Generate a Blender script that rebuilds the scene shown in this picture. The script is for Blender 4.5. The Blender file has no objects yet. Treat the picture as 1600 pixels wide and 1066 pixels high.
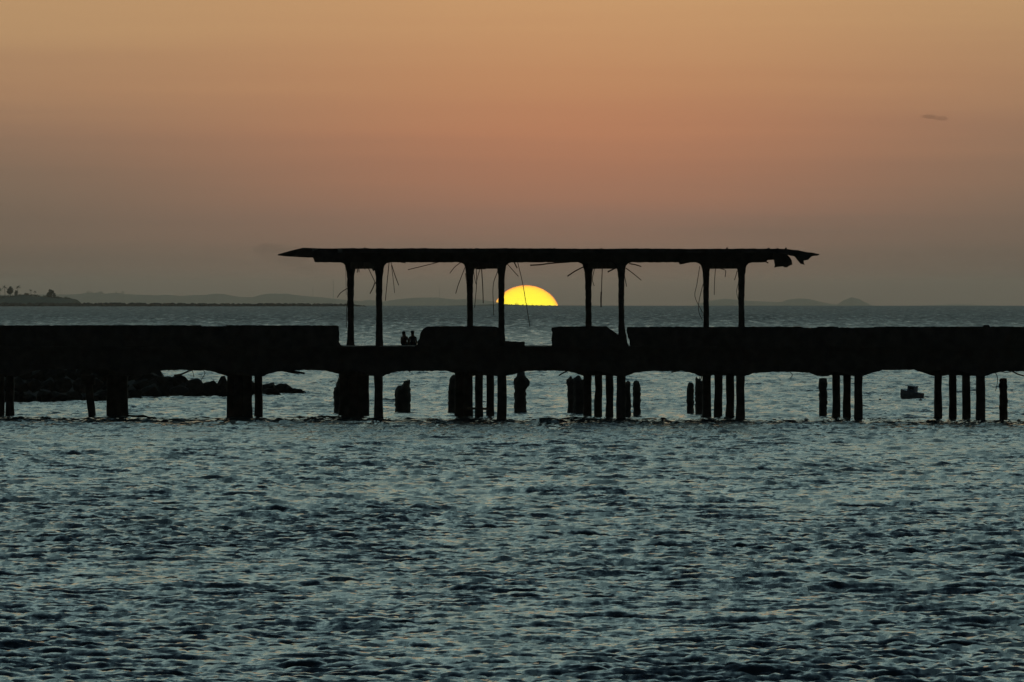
import bpy, bmesh, math, random
import numpy as np
from mathutils import Vector, Matrix, noise as mnoise

# ------------------------------------------------------------------ camera, world, sun, exposure
sc = bpy.context.scene
C = sc.collection
RE = 6.371e6                 # the sea follows the earth's curve: far hills stand hull-down behind it
H = 7.2                      # eye height over the water
K = 8.4e-5                   # one photograph pixel in radians (265 mm lens)
HOR = 460.1                  # row of the true horizontal

cd = bpy.data.cameras.new('camera'); cam = bpy.data.objects.new('camera', cd); C.objects.link(cam)
cam.location = (0, 0, H); cam.rotation_euler = (math.pi/2, 0, 0)
cd.sensor_width = 36; cd.lens = 18/(800*K); cd.shift_y = (HOR-533)/1600
cd.clip_start = 1; cd.clip_end = 200000
sc.camera = cam
sc.view_settings.view_transform = 'Standard'; sc.view_settings.look = 'None'
sc.view_settings.exposure = 0; sc.view_settings.gamma = 1; sc.view_settings.use_curve_mapping = False
sc.cycles.max_bounces = 6; sc.cycles.volume_bounces = 1
sc.cycles.use_denoising = True; sc.cycles.denoiser = 'OPENIMAGEDENOISE'; sc.cycles.denoising_input_passes = 'RGB_ALBEDO_NORMAL'; sc.cycles.denoising_prefilter = 'ACCURATE'

def lin(c):
    return tuple((v/255/12.92 if v/255 <= .04045 else ((v/255+.055)/1.055)**2.4) for v in c) + (1,)

W = bpy.data.worlds.new('World'); sc.world = W; W.use_nodes = True
nt = W.node_tree; N = nt.nodes; L = nt.links; N.clear()
def wn(t, **k):
    n = N.new(t)
    for a, b in k.items(): setattr(n, a, b)
    return n
def wmath(op, a, b=None, c=None, clamp=False):
    n = N.new('ShaderNodeMath'); n.operation = op; n.use_clamp = clamp
    for i, v in enumerate((a, b, c)):
        if v is None: continue
        if isinstance(v, (int, float)): n.inputs[i].default_value = v
        else: L.new(v, n.inputs[i])
    return n.outputs[0]
def wramp(fac, stops):
    n = N.new('ShaderNodeValToRGB'); L.new(fac, n.inputs[0]); e = n.color_ramp.elements
    while len(e) < len(stops): e.new(.5)
    for el, (p, c) in zip(e, stops): el.position = p; el.color = c
    return n.outputs[0]
def wmix(f, a, b):
    n = N.new('ShaderNodeMix'); n.data_type = 'RGBA'
    if isinstance(f, float): n.inputs[0].default_value = f
    else: L.new(f, n.inputs[0])
    L.new(a, n.inputs[6]); L.new(b, n.inputs[7]); return n.outputs[2]
tc = wn('ShaderNodeTexCoord'); sep = wn('ShaderNodeSeparateXYZ'); L.new(tc.outputs['Generated'], sep.inputs[0])
X, Y, Z = sep.outputs
# faint long streaks of high haze bend the colour bands a little
mp = wn('ShaderNodeMapping'); mp.inputs['Scale'].default_value = (6, 6, 170); L.new(tc.outputs['Generated'], mp.inputs[0])
nz = wn('ShaderNodeTexNoise'); nz.inputs['Scale'].default_value = 1; nz.inputs['Detail'].default_value = 5; L.new(mp.outputs[0], nz.inputs[0])
streak = wmath('MULTIPLY', wmath('SUBTRACT', nz.outputs[0], .5), .012)
az = wmath('ARCTAN2', X, Y)
q = wmath('DIVIDE', wmath('SUBTRACT', az, .008), .052)
glow = wmath('EXPONENT', wmath('MULTIPLY', wmath('MULTIPLY', q, q), -1.0))
zz = wmath('ADD', Z, streak)
t = wmath('DIVIDE', wmath('ADD', zz, .006), .206, clamp=True)      # t covers sin(elevation) -0.006 .. 0.2
def tz(z): return (z+.006)/.206
mid = wramp(t, [(tz(-.0045), lin((91,77,68))), (tz(.0008), lin((108,90,78))), (tz(.005), lin((126,103,88))), (tz(.0095), lin((148,111,92))),
                (tz(.0168), lin((169,118,91))), (tz(.0218), lin((183,126,93))), (tz(.028), lin((190,136,97))), (tz(.0387), lin((201,154,108))),
                (tz(.07), lin((196,180,142))), (tz(.11), lin((172,184,166))), (tz(.2), lin((165,193,187)))])
side = wramp(t, [(tz(-.0045), lin((80,72,65))), (tz(.0008), lin((94,84,74))), (tz(.005), lin((105,92,79))), (tz(.0135), lin((117,102,86))),
                 (tz(.0218), lin((141,114,92))), (tz(.0285), lin((164,128,97))), (tz(.0387), lin((184,147,106))),
                 (tz(.07), lin((184,170,134))), (tz(.11), lin((168,180,163))), (tz(.2), lin((163,191,185)))])
low = wmix(glow, side, mid)
high = wramp(Z, [(.2, lin((164,192,186))), (.33, lin((143,176,177))), (.5, lin((104,135,142))), (.75, lin((72,98,116))), (1, lin((50,70,90)))])
up = wmath('GREATER_THAN', Z, .2)
front = wmix(up, low, high)
# away from the sunset the sky falls off to dusk blue
f2 = wmath('MULTIPLY_ADD', Y, .5, .5)
back = wramp(Z, [(0, lin((18,20,20))), (.12, lin((26,27,28))), (.4, lin((28,34,38))), (1, lin((34,46,58)))])
frontness = wramp(f2, [(.30, (0,0,0,1)), (.62, (.28,)*3+(1,)), (.85, (.72,)*3+(1,)), (.97, (1,1,1,1))])
sky = wmix(frontness, back, front)
# physical dusk sky, aligned with the sun lamp; kept at zero weight because the measured gradient above replaces it
st = wn('ShaderNodeTexSky'); st.sky_type = 'NISHITA'; st.sun_disc = False
st.sun_elevation = math.radians(.8); st.sun_rotation = math.radians(.1)
bg1 = wn('ShaderNodeBackground'); L.new(sky, bg1.inputs[0]); bg1.inputs[1].default_value = 1
bg2 = wn('ShaderNodeBackground'); L.new(st.outputs[0], bg2.inputs[0]); bg2.inputs[1].default_value = .0
add = wn('ShaderNodeAddShader'); L.new(bg1.outputs[0], add.inputs[0]); L.new(bg2.outputs[0], add.inputs[1])
out = wn('ShaderNodeOutputWorld'); L.new(add.outputs[0], out.inputs[0])

ld = bpy.data.lights.new('sun_light', 'SUN'); ld.energy = .0001; ld.color = (1, .55, .2); ld.angle = math.radians(.5)
lo = bpy.data.objects.new('sun_light', ld); C.objects.link(lo)
lo.rotation_euler = Vector((-.0019, -1, -math.tan(math.radians(.8)))).to_track_quat('-Z', 'Y').to_euler()

# ------------------------------------------------------------------ helpers
random.seed(5)
def drop(x, y): return -(x*x+y*y)/(2*RE)
def at(px, py, d): return Vector(((px-800)*K*d, d, H+(HOR-py)*K*d))
def sea_depth(py):                                   # how far away a waterline on that row lies
    return H/((py-HOR)*K)

def material(name, col, rough=.9, bump=.0, scale=2., col2=None, spec=.3, bdist=.05):
    m = bpy.data.materials.new(name); m.use_nodes = True; n = m.node_tree.nodes; l = m.node_tree.links
    b = n['Principled BSDF']; b.inputs['Roughness'].default_value = rough
    b.inputs['Specular IOR Level'].default_value = spec
    tcn = n.new('ShaderNodeTexCoord'); nn = n.new('ShaderNodeTexNoise'); nn.inputs['Scale'].default_value = scale; nn.inputs['Detail'].default_value = 7
    l.new(tcn.outputs['Object'], nn.inputs[0])
    r = n.new('ShaderNodeValToRGB'); l.new(nn.outputs[0], r.inputs[0])
    c2 = col2 or tuple(v*.55 for v in col)
    r.color_ramp.elements[0].position = .35; r.color_ramp.elements[0].color = tuple(c2)+(1,)
    r.color_ramp.elements[1].position = .65; r.color_ramp.elements[1].color = tuple(col)+(1,)
    l.new(r.outputs[0], b.inputs['Base Color'])
    if bump:
        bp = n.new('ShaderNodeBump'); bp.inputs['Strength'].default_value = bump; bp.inputs['Distance'].default_value = bdist
        l.new(nn.outputs[0], bp.inputs['Height']); l.new(bp.outputs[0], b.inputs['Normal'])
    return m
M_conc = material('weathered_concrete', (.09,.083,.072), .95, .8, 1.6, (.04,.037,.032))
M_pile = material('wet_pile_concrete', (.07,.068,.058), .8, .8, 2.2, (.025,.028,.023))
M_steel = material('rusted_steel', (.10,.05,.03), .9, .5, 9, (.05,.025,.02))
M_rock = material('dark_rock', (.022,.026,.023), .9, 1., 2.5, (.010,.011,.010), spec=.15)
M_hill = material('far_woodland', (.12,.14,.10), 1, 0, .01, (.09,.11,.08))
M_leaf = material('foliage', (.06,.08,.035), .9, 0, .3, (.035,.05,.02))
M_bark = material('bark', (.12,.09,.06), .95, 0, 1)
M_skin = material('skin', (.28,.16,.10), .6, 0, 5, (.24,.135,.085))
M_hair = material('black_hair', (.015,.012,.01), .6, 0, 20)
M_cloth1 = material('dark_red_cloth', (.10,.03,.025), .95, .3, 12)
M_cloth2 = material('dark_blue_cloth', (.03,.04,.07), .95, .3, 12)
M_hull = material('boat_paint', (.34,.36,.36), .5, .1, 3, (.24,.26,.27))
M_cabin = material('cabin_paint', (.24,.30,.36), .5, .1, 3, (.18,.22,.27))
M_glass = material('dark_window', (.01,.012,.014), .1, 0, 3, spec=.6)

def link(name, me, mat=None, parent=None, loc=None):
    o = bpy.data.objects.new(name, me); C.objects.link(o)
    if mat and me is not None: me.materials.append(mat)
    if parent: o.parent = parent
    if loc is not None: o.location = loc
    return o
def tag(o, label=None, cat=None, group=None, kind=None):
    if label: o['label'] = label
    if cat: o['category'] = cat
    if group: o['group'] = group
    if kind: o['kind'] = kind
    return o
def empty(name, loc, label, cat, group=None):
    o = bpy.data.objects.new(name, None); C.objects.link(o); o.location = loc
    return tag(o, label, cat, group)
def bm_obj(name, bm, mat, parent=None, origin=None, smooth=False):
    """mesh in world coordinates; origin moves the pivot; a parented part sits relative to its (unrotated) thing"""
    me = bpy.data.meshes.new(name)
    base = Vector(origin) if origin is not None else (Vector(parent.location) if parent and parent.parent is None else Vector((0,0,0)))
    bmesh.ops.translate(bm, verts=bm.verts, vec=-base)
    bmesh.ops.recalc_face_normals(bm, faces=bm.faces)
    bm.to_mesh(me); bm.free()
    if smooth: me.polygons.foreach_set('use_smooth', [True]*len(me.polygons))
    o = link(name, me, mat, parent)
    if parent is None: o.location = base
    return o

SK = -1.9/7.8                                        # the bents run obliquely: sideways shift per metre of depth
def front(px): return 440*(1+(800-px)/800*.010)      # distance of the pier's near face

def prism(bm, pts, d, thick, skew=0., follow=False):
    """closed outline (photograph pixels at distance d) given a real thickness away from the camera"""
    f = []; b = []
    for (px, py) in pts:
        dd = front(px)+d if follow else d
        p = at(px, py, dd); f.append(bm.verts.new(p)); b.append(bm.verts.new(p+Vector((skew*thick, thick, 0))))
    n = len(pts)
    bm.faces.new(f); bm.faces.new(b[::-1])
    for i in range(n):
        j = (i+1) % n
        bm.faces.new((f[i], f[j], b[j], b[i]))
    return bm
def rough_line(pts, step=3.0, amp=.5, seed=0):
    """breaks straight outline segments into slightly uneven ones, as worn concrete edges"""
    rnd = random.Random(seed); o = []
    for (a, b) in zip(pts[:-1], pts[1:]):
        ln = math.hypot(b[0]-a[0], b[1]-a[1]); n = max(1, int(ln/step))
        for i in range(n):
            u = i/n; jx = 0 if i == 0 else rnd.uniform(-.3, .3)*step; jy = rnd.uniform(-amp, amp)
            o.append((a[0]+(b[0]-a[0])*u+jx, a[1]+(b[1]-a[1])*u+jy))
    o.append(pts[-1]); return o
def box(bm, c, s, rot=0):
    r = bmesh.ops.create_cube(bm, size=1); v = r['verts']
    bmesh.ops.scale(bm, verts=v, vec=s)
    if rot: bmesh.ops.rotate(bm, verts=v, cent=(0,0,0), matrix=Matrix.Rotation(rot, 3, 'Z'))
    bmesh.ops.translate(bm, verts=v, vec=c); return v

# rough column: stations (px centre, py, width px); ragged top optional
def rough_post(bm, st, d, depth_w=None, seed=0, amp=.06, sides=10, jag=0.):
    rnd = random.Random(seed); rings = []
    sts = []
    for (a, b) in zip(st[:-1], st[1:]):
        n = max(1, int(abs(b[1]-a[1])/4.5))
        for i in range(n):
            u = i/n; sts.append(tuple(a[k]+(b[k]-a[k])*u for k in range(3)))
    sts.append(st[-1])
    for (cx, py, w) in sts:
        p = at(cx, py, d); hw = w*K*d/2; hd = (depth_w/2 if depth_w else hw); ring = []
        for k in range(sides):
            a = 2*math.pi*(k+.5)/sides; ca, sa = math.cos(a), math.sin(a)
            e = .42                                   # superellipse: a square post with worn arrises
            x = math.copysign(abs(ca)**e, ca); y = math.copysign(abs(sa)**e, sa)
            j = 1+rnd.uniform(-amp, amp)
            ring.append(bm.verts.new(p+Vector((x*hw*j, y*hd*j, rnd.uniform(-.03, .03)))))
        rings.append(ring)
    if jag:
        for v in rings[0]: v.co.z += rnd.uniform(-jag, 0)
    for a, b in zip(rings[:-1], rings[1:]):
        for k in range(sides): bm.faces.new((a[k], a[(k+1) % sides], b[(k+1) % sides], b[k]))
    bm.faces.new(rings[0][::-1]); bm.faces.new(rings[-1])
    return bm
def tube(bm, pts, r, sides=5, taper=1.):
    rings = []
    for i, p in enumerate(pts):
        p = Vector(p); q = (Vector(pts[min(i+1, len(pts)-1)])-Vector(pts[max(i-1, 0)])).normalized()
        s = q.orthogonal().normalized(); u = q.cross(s); rr = r*(1+(taper-1)*i/max(1, len(pts)-1))
        rings.append([bm.verts.new(p+(s*math.cos(2*math.pi*k/sides)+u*math.sin(2*math.pi*k/sides))*rr) for k in range(sides)])
    for a, b in zip(rings[:-1], rings[1:]):
        for k in range(sides): bm.faces.new((a[k], a[(k+1) % sides], b[(k+1) % sides], b[k]))
    bm.faces.new(rings[0][::-1]); bm.faces.new(rings[-1]); return bm
def smooth_path(pts, n=5):
    """Catmull-Rom through the given points"""
    P = [Vector(p) for p in pts]
    if len(P) == 2:
        m = (P[0]+P[1])/2; P = [P[0], m+Vector((random.uniform(-.03,.03), 0, random.uniform(-.03,.03))), P[1]]
    P = [P[0]*2-P[1]]+P+[P[-1]*2-P[-2]]; o = []
    for i in range(1, len(P)-2):
        a, b, c, d = P[i-1:i+3]
        for k in range(n):
            t = k/n
            o.append(.5*((2*b)+(c-a)*t+(2*a-5*b+4*c-d)*t*t+(-a+3*b-3*c+d)*t**3))
    o.append(P[-2]); return o

# ------------------------------------------------------------------ the sea
def wave_tile(n, size, peak, lo, hi, spread, ang, seed, rms):
    rng = np.random.default_rng(seed)
    k1 = np.fft.fftfreq(n, d=size/n)*2*np.pi
    kx, ky = np.meshgrid(k1, k1, indexing='ij'); k = np.hypot(kx, ky); k[0,0] = 1
    kp = 2*np.pi/peak
    S = k**-3.9*np.exp(-1.25*(kp/k)**2)
    c = np.abs(np.cos(np.arctan2(ky, kx)-ang))
    S *= .03+.97*c**spread
    S[(k < 2*np.pi/hi) | (k > 2*np.pi/lo)] = 0; S[0,0] = 0
    h = np.sqrt(S)*(rng.normal(size=(n,n))+1j*rng.normal(size=(n,n)))
    f = np.fft.ifft2(h).real; s = rms/f.std()
    dx = np.fft.ifft2(-1j*kx/k*h); dy = np.fft.ifft2(-1j*ky/k*h)
    return (f*s).astype(np.float32), (dx.real*s).astype(np.float32), (dy.real*s).astype(np.float32), size, n
def sample(tile, x, y, rot):
    f, gx, gy, size, n = tile
    c, s = math.cos(rot), math.sin(rot)
    u = (x*c+y*s)/size*n; v = (-x*s+y*c)/size*n
    i = np.floor(u).astype(np.int64); j = np.floor(v).astype(np.int64); a = (u-i).astype(np.float32); b = (v-j).astype(np.float32)
    i0 = i % n; j0 = j % n; i1 = (i+1) % n; j1 = (j+1) % n
    r = []
    for g in (f, gx, gy):
        r.append(g[i0,j0]*(1-a)*(1-b)+g[i1,j0]*a*(1-b)+g[i0,j1]*(1-a)*b+g[i1,j1]*a*b)
    return r[0], r[1]*c-r[2]*s, r[1]*s+r[2]*c
def rows():
    y = [-60, -20, 10, 35, 55, 72, 86, 98, 107, 113]; v = 116.
    while v < 42000:
        y.append(v)
        v += v*(.0008 if v < 260 else .001 if v < 445 else .0013 if v < 900 else .0036 if v < 3000 else .02)
    y.append(42300); return np.array(y)
yr = rows(); nc = 540
tcol = np.linspace(-1, 1, nc)
ext = np.array([1.03, 1.08, 1.16, 1.3, 1.5, 1.8, 2.3, 3.0])
tt = np.concatenate([-ext[::-1], tcol, ext])
Yg = np.repeat(yr[:, None], len(tt), 1); half = np.maximum(np.abs(yr), 60)*.0672*1.26
Xg = tt[None, :]*half[:, None]
T1 = wave_tile(1024, 61., 1.65, .12, 8., 8., math.radians(90+9), 3, .036)
T2 = wave_tile(1024, 31.3, .62, .07, 2.2, 7., math.radians(90-13), 8, .018)
T3 = wave_tile(1024, 331., 11., 2.6, 50., 7., math.radians(90+4), 14, .062)
z0 = np.zeros_like(Xg); ddx = z0.copy(); ddy = z0.copy()
gust = 1+.22*np.sin(Xg*.11+Yg*.021+1.3)*np.sin(Yg*.043-Xg*.05)+.12*np.sin(Xg*.31-Yg*.09)
for T, r, ch, g in ((T1, 0., 1.25, gust), (T2, 0., 1.1, gust), (T3, 0., .8, 1.)):
    a, b, c = sample(T, Xg, Yg, r); z0 += a*g; ddx += b*ch; ddy += c*ch
near = (Yg < 3000)
Xs = Xg+np.where(near, ddx, 0); Ys = Yg+np.where(near, ddy, 0); Zs = z0+drop(Xg, Yg)
nr, ncol = Xg.shape
co = np.stack([Xs, Ys, Zs], -1).reshape(-1, 3).astype(np.float32)
idx = np.arange(nr*ncol).reshape(nr, ncol)
quad = np.stack([idx[:-1,:-1], idx[:-1,1:], idx[1:,1:], idx[1:,:-1]], -1).reshape(-1, 4).astype(np.int32)
me = bpy.data.meshes.new('sea'); me.vertices.add(len(co)); me.vertices.foreach_set('co', co.ravel())
me.loops.add(quad.size); me.loops.foreach_set('vertex_index', quad.ravel())
me.polygons.add(len(quad)); me.polygons.foreach_set('loop_start', np.arange(0, quad.size, 4, dtype=np.int32))
me.polygons.foreach_set('use_smooth', np.ones(len(quad), dtype=bool)); me.update(calc_edges=True)
m = bpy.data.materials.new('sea_water'); m.use_nodes = True; n = m.node_tree.nodes; l = m.node_tree.links
b = n['Principled BSDF']; b.inputs['Base Color'].default_value = (.004,.018,.024,1); b.inputs['Roughness'].default_value = .07
b.inputs['IOR'].default_value = 1.333
g = n.new('ShaderNodeNewGeometry')
nrm = g.outputs['Normal']
def vmath(op, a, b):
    v = n.new('ShaderNodeVectorMath'); v.operation = op
    for i, q in enumerate((a, b)):
        if isinstance(q, tuple): v.inputs[i].default_value = q
        else: l.new(q, v.inputs[i])
    return v.outputs[0]
# ripples far finer than the mesh: small random tilts of the surface, in crests lying across the wind
for sx, sy, sc_, det, ang, tx, ty in ((.45, 1., .9, 3, .12, .22, .62), (.5, 1., 2.6, 3, -.15, .25, .6), (.25, .04, 1., 4, .05, .1, .6), (1., .4, 2.6, 3, .1, .3, .75), (1., .4, 7., 2, -.1, .25, .5)):
    mpn = n.new('ShaderNodeMapping'); mpn.inputs['Scale'].default_value = (sx, sy, 1); mpn.inputs['Rotation'].default_value = (0,0,ang)
    l.new(g.outputs['Position'], mpn.inputs[0])
    no = n.new('ShaderNodeTexNoise'); no.inputs['Scale'].default_value = sc_; no.inputs['Detail'].default_value = det
    no.inputs['Distortion'].default_value = .5
    l.new(mpn.outputs[0], no.inputs[0])
    nrm = vmath('ADD', nrm, vmath('MULTIPLY', vmath('SUBTRACT', no.outputs['Color'], (.5,.5,.5)), (tx, ty, 0)))
# roughness stands for the waves too small or too far to be built: it grows with the distance offshore
sp = n.new('ShaderNodeSeparateXYZ'); l.new(g.outputs['Position'], sp.inputs[0])
mr = n.new('ShaderNodeMapRange'); mr.inputs[1].default_value = 150; mr.inputs[2].default_value = 2400; mr.inputs[3].default_value = .10; mr.inputs[4].default_value = .58
l.new(sp.outputs[1], mr.inputs[0])
# wind rows: long lanes of rougher and smoother water running with the wind
mpn = n.new('ShaderNodeMapping'); mpn.inputs['Scale'].default_value = (.55, .03, 1); mpn.inputs['Rotation'].default_value = (0,0,.02); l.new(g.outputs['Position'], mpn.inputs[0])
no = n.new('ShaderNodeTexNoise'); no.inputs['Scale'].default_value = 1; no.inputs['Detail'].default_value = 4; no.inputs['Roughness'].default_value = .65; l.new(mpn.outputs[0], no.inputs[0])
ma = n.new('ShaderNodeMath'); ma.operation = 'MULTIPLY_ADD'; l.new(no.outputs[0], ma.inputs[0]); ma.inputs[1].default_value = 2.6; ma.inputs[2].default_value = -.3
mb = n.new('ShaderNodeMath'); mb.operation = 'MULTIPLY'; l.new(ma.outputs[0], mb.inputs[0]); l.new(mr.outputs[0], mb.inputs[1]); l.new(mb.outputs[0], b.inputs['Roughness'])
nv = n.new('ShaderNodeVectorMath'); nv.operation = 'NORMALIZE'; l.new(nrm, nv.inputs[0])
l.new(nv.outputs[0], b.inputs['Normal'])
sea = link('sea', me, m); tag(sea, kind='structure', label='choppy teal grey sea reaching to the horizon')

# ------------------------------------------------------------------ far land
def ridge(name, prof, d, depth, base_drop=12, seed=0, label=None, mat=M_hill, rough=.25, n_across=7, kind='structure', cat=None, step=2.):
    """land whose skyline runs through prof (photograph pixels at distance d), falling to the sea on both sides"""
    bm = bmesh.new(); rnd = random.Random(seed)
    xs = [p[0] for p in prof]; ys = [p[1] for p in prof]
    x = xs[0]; P = []
    while x < xs[-1]: P.append(x); x += step
    P.append(xs[-1]); grid = []
    for px in P:
        py = float(np.interp(px, xs, ys))
        top = at(px, py, d); top.z += mnoise.fractal(Vector((px*.35, seed, 0)), .8, 2., 4)*rough*K*d*2.5
        sz = drop(top.x, d)-1; col = []
        for j in range(n_across):
            u = j/(n_across-1)*2-1; hgt = (1-abs(u)**1.7)
            y = d+u*depth; zz = sz+(top.z-sz)*hgt*(1+.12*mnoise.noise(Vector((px*.1, u*2, seed))) if abs(u) > .05 else 1)
            col.append(bm.verts.new((top.x, y, zz)))
        grid.append(col)
    for a, b in zip(grid[:-1], grid[1:]):
        for j in range(n_across-1): bm.faces.new((a[j], b[j], b[j+1], a[j+1]))
    o = bm_obj(name, bm, mat, smooth=True, origin=(at(P[0], 470, d).x, d, 0)); tag(o, label=label, cat=cat, kind=kind); return o
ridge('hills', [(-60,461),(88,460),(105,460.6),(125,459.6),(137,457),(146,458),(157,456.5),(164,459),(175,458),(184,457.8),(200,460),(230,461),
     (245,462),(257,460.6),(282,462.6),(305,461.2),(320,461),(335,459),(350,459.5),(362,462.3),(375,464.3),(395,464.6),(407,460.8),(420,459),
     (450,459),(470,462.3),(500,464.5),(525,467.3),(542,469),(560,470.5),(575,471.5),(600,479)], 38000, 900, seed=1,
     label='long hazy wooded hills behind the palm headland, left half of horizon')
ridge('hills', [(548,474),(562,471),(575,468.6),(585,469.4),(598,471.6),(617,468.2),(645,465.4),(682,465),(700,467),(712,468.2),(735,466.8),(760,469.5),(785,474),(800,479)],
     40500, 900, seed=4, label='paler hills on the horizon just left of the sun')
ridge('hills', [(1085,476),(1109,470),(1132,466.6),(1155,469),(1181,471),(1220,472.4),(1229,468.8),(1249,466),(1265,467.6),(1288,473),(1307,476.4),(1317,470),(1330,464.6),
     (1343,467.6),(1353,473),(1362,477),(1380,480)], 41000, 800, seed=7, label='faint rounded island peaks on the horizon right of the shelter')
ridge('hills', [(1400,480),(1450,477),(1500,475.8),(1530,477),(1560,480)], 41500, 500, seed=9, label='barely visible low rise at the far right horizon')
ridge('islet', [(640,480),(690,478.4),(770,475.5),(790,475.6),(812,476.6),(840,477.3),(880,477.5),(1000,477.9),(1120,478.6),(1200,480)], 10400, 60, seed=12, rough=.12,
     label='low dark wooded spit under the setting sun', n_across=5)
headland = ridge('headland', [(-60,463),(-20,464),(0,464),(10,464.5),(22,462.5),(31,461),(42,459.6),(50,462.5),(72,463.7),(87,464),(105,465.6),(113,466.6),(119,469),(122,479)], 7500, 160, mat=M_leaf, seed=21, rough=.5,
     label='dark headland carrying palms at the left edge')
# rubble breakwater reaching out from the headland
bm = bmesh.new(); prof_x = [-60,0,120,200,350,450,545,572]; prof_y = [471.8,472,472.4,472.2,473.4,473.2,474,478]
rnd = random.Random(3)
for k in range(620):
    px = rnd.uniform(-60, 570); d = 7050+rnd.uniform(-22, 22)
    top = float(np.interp(px, prof_x, prof_y)); base = drop(0, d)
    zt = at(px, top, 7050).z; side = abs(d-7050)/22; zt = base+(zt-base)*(1-.6*side)
    s = rnd.uniform(1.6, 3.0)
    r = bmesh.ops.create_icosphere(bm, subdivisions=1, radius=1)['verts']
    hh = max(1., (zt-base))
    bmesh.ops.scale(bm, verts=r, vec=(s*1.6, s, hh/2+.6)); bmesh.ops.rotate(bm, verts=r, cent=(0,0,0), matrix=Matrix.Rotation(rnd.uniform(0,3), 3, 'Z'))
    bmesh.ops.translate(bm, verts=r, vec=((px-800)*K*d, d, base+hh/2-.6))
bo = bm_obj('breakwater', bm, M_rock, origin=(at(250,475,7050).x, 7050, drop(0,7050))); tag(bo, 'long low dark rubble breakwater running right from the palm headland', 'breakwater')

def tree(px, top, bot, w, d, label, name='tree', group=None, seed=0, palm=False, parts=True):
    rnd = random.Random(seed); base = at(px, bot, d); s = K*d
    root = empty(name, base, label, name.replace('_', ' '), group)
    hh = (bot-top)*s
    bm = bmesh.new()
    if palm:
        lean = rnd.uniform(-.08, .08)*hh; crown = Vector((lean, 0, hh*.86))
        tube(bm, [base+Vector((lean*(u**1.6), 0, hh*.86*u)) for u in (0,.25,.5,.75,1)], .28, 6, .6)
        bm_obj('trunk', bm, M_bark, root)
        bm = bmesh.new()
        for k in range(22):
            a = 2*math.pi*k/22+rnd.uniform(-.2, .2); ln = w*s*rnd.uniform(.42, .62); rise = rnd.uniform(-.25, 1.35)
            prev = None
            for i in range(7):
                u = i/6; r = ln*u; z = ln*(rise*u-1.0*u*u*(.6+.3*rnd.random()*0))
                wd = .55*math.sin(math.pi*min(.97, u*.85+.12))*max(.35, ln*.18)
                c = base+crown+Vector((math.cos(a)*r, math.sin(a)*r, z)); nrm = Vector((-math.sin(a), math.cos(a), 0))
                cur = [bm.verts.new(c-nrm*wd-Vector((0,0,wd*.6))), bm.verts.new(c), bm.verts.new(c+nrm*wd-Vector((0,0,wd*.6)))]
                if prev:
                    bm.faces.new((prev[0], prev[1], cur[1], cur[0])); bm.faces.new((prev[1], prev[2], cur[2], cur[1]))
                prev = cur
        bm_obj('crown', bm, M_leaf, root)
    else:
        tube(bm, [base+Vector((0,0,hh*.6*u-.5)) for u in (0,.5,1)], max(.25, w*s*.05), 6, .5)
        if parts: bm_obj('trunk', bm, M_bark, root)
        bm2 = bmesh.new() if parts else bm
        cen = [(Vector((rnd.uniform(-.32,.32)*w*s, rnd.uniform(-.3,.3)*w*s, hh*rnd.uniform(.3,.8))), rnd.uniform(.16,.3)*w*s) for _ in range(7)]
        cen.append((Vector((0,0,hh*.85)), .15*hh))
        for _ in range(420 if parts else 60):
            c, r = rnd.choice(cen); v = Vector([rnd.gauss(0,1) for _ in range(3)]).normalized()*r*rnd.uniform(.6,1.05)
            p = base+c+v; p.z = min(max(p.z, base.z+.08*hh), base.z+hh); q = Vector([rnd.gauss(0,1) for _ in range(3)]).normalized(); e1 = q.orthogonal().normalized(); e2 = q.cross(e1); sz = max(.3, w*s*.085)
            bm2.faces.new([bm2.verts.new(p+e1*sz*a+e2*sz*b) for a, b in ((-1,-.6),(1,-.7),(.8,.8),(-.7,.9))])
        if parts: bm_obj('crown', bm2, M_leaf, root)
        else: bm_obj('crown', bm, M_leaf, root)
    return root
G = 'palms on the headland'
tree(8, 446.5, 465, 9, 7480, 'tall palm standing alone at the left end of the headland', 'palm_tree', G, 1, True)
tree(27, 446.5, 465, 9, 7490, 'tall palm right of the bushy tree on the headland', 'palm_tree', G, 2, True)
tree(0, 450.5, 465, 8, 7500, 'palm cut by the left edge of the picture', 'palm_tree', G, 3, True)
tree(48.5, 453, 463.5, 6, 7480, 'small palm, taller of the close pair in mid headland', 'palm_tree', G, 4, True)
tree(54.5, 455, 464, 5.5, 7500, 'small palm, lower of the close pair in mid headland', 'palm_tree', G, 5, True)
tree(16.5, 447.5, 466, 10, 7470, 'tall bushy tree between the two tall palms on the headland', 'tree', None, 6)
tree(25.5, 453.5, 465, 6, 7475, 'small bushy tree under the right tall palm', 'tree', None, 16)
tree(78.5, 452, 467, 12, 7470, 'dense blocky tree standing near the right end of the headland', 'tree', None, 7)
tree(85.5, 458, 466, 6, 7470, 'small round tree against the right of the blocky tree', 'tree', None, 8)
tree(42, 458.5, 463, 8, 7490, 'low wide bush on the middle hump of the headland', 'bush', None, 9)
for i, (px, tp, w) in enumerate(((137.5,453.8,5),(144,455.4,5),(157,454.8,7),(181,454.6,5),(192,455,6))):
    tree(px, tp, 460.5, w, 37000, 'tiny hazy tree breaking the skyline of the far left hills', 'tree', 'trees on the far hill skyline', 30+i, parts=False)
for i, (px, tp, w) in enumerate(((791,474.2,5),(799,475.2,4),(805.5,473.6,4),(808.5,474.2,4),(817,475.6,3.5),(824,476,3.5),(832,475.8,3),(838,476.6,3),(846,476.6,3),(858,476.9,3))):
    tree(px, tp, 478.6, w, 10390, 'tiny dark tree silhouetted against the base of the sun', 'tree', 'trees on the spit under the sun', 50+i, parts=False)
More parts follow.
